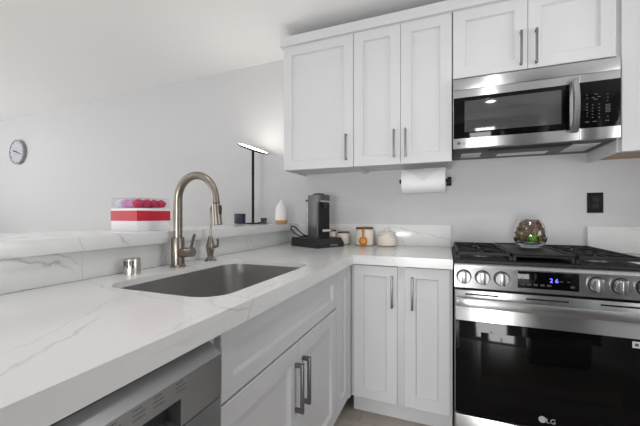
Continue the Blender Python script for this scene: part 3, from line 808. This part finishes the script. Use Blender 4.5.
def on_roll(poly, rad, th, lift):
    """sheet lying round the roll: poly in (x, angle from straight down-front)"""
    bm = B(); fr_, bk_ = [], []
    # triangulated fan refined along rows
    rows = 10
    (ax, aa), (bx_, ba), (cx_, ca) = poly
    grid = []
    for i in range(rows+1):
        s = i/rows; p0 = (ax+(cx_-ax)*s, aa+(ca-aa)*s); p1 = (bx_+(cx_-bx_)*s, ba+(ca-ba)*s); k = rows-i
        grid.append([(p0[0]+(p1[0]-p0[0])*(j/k if k else 0), p0[1]+(p1[1]-p0[1])*(j/k if k else 0)) for j in range(k+1)])
    def mk(r): return [[bm.verts.new((x, PY-(r+lift*(q/rows)**2)*math.cos(a), PZ+(r+lift*(q/rows)**2)*math.sin(a))) for x, a in row] for q, row in enumerate(grid)]
    for layer in (mk(rad), mk(rad+th)):
        for i in range(rows):
            for j in range(rows-i):
                bm.faces.new((layer[i][j], layer[i][j+1], layer[i+1][j]))
                if j < rows-i-1: bm.faces.new((layer[i][j+1], layer[i+1][j+1], layer[i+1][j]))
    return bm
r_ = math.radians
def bead(bm, p0, p1, rad, lift):
    """bead added along a flap edge to draw its shade line"""
    pts = []
    for i in range(13):
        q = i/12; x = p0[0]+(p1[0]-p0[0])*q; a = p0[1]+(p1[1]-p0[1])*q; r = rad+lift*q*q
        pts.append((x, PY-r*math.cos(a), PZ+r*math.sin(a)))
    tube(bm, pts, .0016, 8)
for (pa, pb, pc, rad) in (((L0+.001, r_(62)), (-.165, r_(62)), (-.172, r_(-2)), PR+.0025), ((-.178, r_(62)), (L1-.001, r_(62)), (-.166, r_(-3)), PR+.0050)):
    f_ = obj('folded_flap', on_roll([pa, pb, pc], rad, .0018, .016), M_paper_shaded, t, smooth=0)
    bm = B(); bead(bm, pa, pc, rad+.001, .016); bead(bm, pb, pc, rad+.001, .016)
    obj('crease', bm, M_paper_shaded, f_)

# ------------------------------------------------------------------ outlet
t = thing('wall_outlet', 'black double wall outlet above the range backsplash', 'outlet', (.802, 0, 1.211))
pl = obj('cover_plate', bx(.763, .841, -.006, -.0003, 1.150, 1.272, .0015), M_matblack, t)
for z in (1.190, 1.232):
    s_ = obj('socket', bx(.784, .820, -.0085, -.0055, z-.017, z+.017, .003), M_black, t)
    bm = B(); box(bm, .794, .7965, -.0090, -.0080, z-.002, z+.009); box(bm, .8075, .810, -.0090, -.0080, z-.002, z+.009); cyl(bm, (.802, -.0080, z-.009), (.802, -.0090, z-.009), .0028, 10)
    obj('socket_slot', bm, M_shadowgap, s_, smooth=0)

# ------------------------------------------------------------------ lamp on the ledge
LZ = 1.0664
LX, LY = -1.467, -.22
t = thing('table_lamp', 'slim black lamp with a tilted glowing disc head', 'lamp', (LX, LY, LZ))
bm = B(); lathe(bm, [(0, 0), (.060, 0), (.062, .003), (.060, .008), (.012, .011), (0, .011)], 40); obj('base', bm, M_matblack, t, local=True)
bm = B(); cyl(bm, (0, 0, .010), (0, 0, .585), .0105, 16)
for z in (.20, .40): cyl(bm, (0, 0, z-.004), (0, 0, z+.004), .0125, 16)
obj('pole', bm, M_matblack, t, local=True)
th = .3732; rgt = Vector((math.cos(th), math.sin(th), 0)); fwd = Vector((-math.sin(th), math.cos(th), 0))
nrm = (rgt*.33 + fwd*-.198 + Vector((0, 0, .93))).normalized()
Q = Matrix.Translation((0, 0, .598)) @ Vector((0, 0, 1)).rotation_difference(nrm).to_matrix().to_4x4()
bm = B(); lathe(bm, [(0, -.012), (.10, -.010), (.122, -.005), (.125, .0), (.125, .005), (.122, .006), (.121, .002), (0, .002)], 56, M=Q); hd = obj('lamp_head', bm, M_matblack, t, local=True)
bm = B(); lathe(bm, [(0, .0025), (.120, .0025), (.120, .0045), (0, .0050)], 56, M=Q); obj('light_disc', bm, M_lampglow, hd, local=True)
tag(obj('storage_box', bx(-1.634, -1.548, -.24, -.20, LZ+.0003, LZ+.082, .004), M_navy), 'small navy box on the bar ledge beside the lamp pole', 'box')
t = thing('desk_gadget', 'small dark grey device on the ledge between lamp and diffuser', 'gadget', (-1.428, -.125, LZ))
bm = B(); box(bm, -.040, .022, -.02, .02, .0005, .014, .003); obj('base', bm, M_charcoal, t, local=True)
bm = B(); box(bm, -.018, .022, -.018, .018, .016, .048, .005); obj('upper_block', bm, M_charcoal, t, local=True)
# diffuser
t = thing('oil_diffuser', 'white teardrop oil diffuser with a light wooden foot', 'diffuser', (-1.222, -.20, LZ))
bm = B(); lathe(bm, [(0, .0003), (.043, .0003), (.046, .004), (.047, .030), (0, .030)], 32); obj('wooden_foot', bm, M_bamboo, t, local=True)
bm = B(); lathe(bm, [(0, .0305), (.0475, .0305), (.0485, .070), (.0462, .105), (.040, .130), (.030, .150), (.018, .164), (.011, .170), (.009, .182), (.005, .187), (0, .188)], 36); obj('body', bm, M_white_pl, t, local=True, smooth=50)

# ------------------------------------------------------------------ gift box of roses
GA = -.04; corner = Vector((-1.27, -1.409)); sd = .17
u_ = Vector((math.cos(GA), math.sin(GA))); v_ = Vector((-math.sin(GA), math.cos(GA)))
gc = corner - u_*sd/2 + v_*sd/2
t = thing('flower_box', 'square white gift box with red ribbon on the bar ledge', 'gift box', (gc.x, gc.y, LZ), GA)
h = sd/2
bm = B(); box(bm, -h, h, -h, h, .0003, .100, .002)
obj('box', bm, M_boxwhite, t, local=True)
bm = B()
R2 = h+.0012
for (x0, x1, y0, y1) in ((-R2, R2, -R2, -h-.0001), (-R2, R2, h+.0001, R2), (-R2, -h-.0001, -h, h), (h+.0001, R2, -h, h)): box(bm, x0, x1, y0, y1, .045, .090)
obj('ribbon', bm, M_ribbon, t, local=True, smooth=0)
bm = B(); g = .003; zt0, zt1 = .1005, .146
for (x0, x1, y0, y1, z0_, z1_) in ((-h, h, -h, -h+g, zt0, zt1), (-h, h, h-g, h, zt0, zt1), (-h, -h+g, -h+g, h-g, zt0, zt1), (h-g, h, -h+g, h-g, zt0, zt1), (-h, h, -h, h, zt1, zt1+g)): box(bm, x0, x1, y0, y1, z0_, z1_)
obj('clear_cover', bm, M_acrylic, t, local=True, smooth=0)
def rose(m):
    bm = B()
    for ring, (nn, rr, zz, sz, tilt) in enumerate(((6, .0155, .012, .0125, .5), (5, .010, .018, .011, .25), (3, .005, .023, .009, .1))):
        for k in range(nn):
            an = 2*PI*k/nn+ring*.6
            M = Matrix.Translation((rr*math.cos(an), rr*math.sin(an), zz)) @ Matrix.Rotation(an, 4, 'Z') @ Matrix.Rotation(tilt, 4, 'Y') @ Matrix.Diagonal((.38, 1, 1, 1))
            bmesh.ops.create_icosphere(bm, subdivisions=2, radius=sz, matrix=M)
    bmesh.ops.create_icosphere(bm, subdivisions=1, radius=.013, matrix=Matrix.Translation((0, 0, .0135)))
    bmesh.ops.scale(bm, vec=(1.04, 1.04, 1.22), verts=bm.verts[:])
    bmesh.ops.translate(bm, vec=(0, 0, .003), verts=bm.verts[:])
    return bm
protos = {}
cols = {'crimson': M_rose_red, 'lilac': M_rose_pink, 'pale blue': M_rose_white}
for i in range(4):
    for j in range(4):
        lx = -.0570+.0380*i; ly = -.0570+.0380*j
        kind = 'crimson' if (i == 3 or (j > 1 and i > 0)) else ('lilac' if i in (1, 2) else 'pale blue')
        P = WM[t.name] @ Vector((lx, ly, .1003))
        if kind not in protos:
            o = obj('rose', rose(cols[kind]), cols[kind]); protos[kind] = o
        else:
            o = protos[kind].copy(); C.objects.link(o)
        o.location = P; o.rotation_euler = (0, 0, random.uniform(0, 6))
        tag(o, kind+' preserved rose under the clear cover of the gift box', 'rose', kind+' roses in the gift box')

# ------------------------------------------------------------------ wall clock
KX, KZ, KR = -5.09, 1.935, .155
t = thing('wall_clock', 'round grey-rimmed clock high on the far wall', 'clock', (KX, 0, KZ))
MK = Matrix.Translation((KX, 0, KZ)) @ Matrix.Rotation(PI/2, 4, 'X')
obj('rim', lathe(B(), [(0, .0005), (KR, .0005), (KR, .036), (KR-.012, .040), (KR-.014, .030), (0, .030)], 48, M=MK), M_clockrim, t)
obj('face', lathe(B(), [(0, .0305), (KR-.0145, .0305), (KR-.0145, .033), (0, .033)], 48, M=MK), M_clockface, t)
bm = B()
for k in range(12):
    M = MK @ Matrix.Rotation(k*PI/6, 4, 'Z'); box(bm, -.004, .004, .112, .135, .0328, .0345, 0, M)
obj('hour_mark', bm, M_clockrim, t, smooth=0)
bm = B(); box(bm, -.006, .006, -.015, .075, .035, .037, 0, MK @ Matrix.Rotation(1.3, 4, 'Z')); obj('hour_hand', bm, M_dark, t, smooth=0)
bm = B(); box(bm, -.004, .004, -.02, .11, .0375, .039, 0, MK @ Matrix.Rotation(-1.9, 4, 'Z')); obj('minute_hand', bm, M_dark, t, smooth=0)

# ------------------------------------------------------------------ recessed lamps (out of frame, over the kitchen)
for (x, y, e_) in DOWN:
    t = thing('unseen_ceiling_light', 'unseen round recessed ceiling light', 'ceiling light', (x, y, CZ(x)), 0, 'unseen recessed ceiling lights')
    obj('trim_ring', lathe(B(), [(.078, -.012), (.098, -.006), (.100, -.001), (.078, -.001), (.078, -.012)], 32), M_trim, t, local=True)
    obj('lens', lathe(B(), [(0, -.004), (.077, -.004), (.077, -.001), (0, -.001)], 32), M_can, t, local=True)
# across the aisle, mirrored in the microwave glass: a refrigerator with a cabinet over it
FY = -1.96
t = thing('refrigerator', 'tall steel refrigerator across the aisle from the range', 'refrigerator', (.87, -2.3, 0))
obj('body', bx(.455, 1.285, -2.62, FY-.03, .02, 1.86, .004), M_dark, t)
for (x0, x1, hx) in ((.457, .868, .835), (.872, 1.283, .905)):
    d = obj('door', bx(x0, x1, FY-.028, FY, .62, 1.858, .006), M_steel_dark, t)
    bm = B(); cyl(bm, (hx, FY+.04, .75), (hx, FY+.04, 1.45), .011, 12)
    for z in (.80, 1.40): cyl(bm, (hx, FY-.001, z), (hx, FY+.04, z), .008, 10)
    obj('handle', bm, M_steel, d)
d = obj('freezer_drawer', bx(.457, 1.283, FY-.028, FY, .06, .612, .006), M_steel_dark, t)
bm = B(); cyl(bm, (.55, FY+.04, .54), (1.19, FY+.04, .54), .011, 12)
for x in (.60, 1.14): cyl(bm, (x, FY-.001, .54), (x, FY+.04, .54), .008, 10)
obj('handle', bm, M_steel, d)
t = thing('upper_cabinet', 'white two-door cabinet over the refrigerator', 'cabinet', (.87, -2.3, 1.9))
obj('body', bx(.43, 1.31, -2.62, FY-.02, 1.90, 2.36), M_cab, t)
for (x0, x1, hu) in ((.432, .868, .030), (.872, 1.308, .406)):
    F = FR(x1, FY-.02, 1.90); d = shaker('door', t, F, x1-x0, .455); pull(d, F, hu, .06, .24, bw=.016)
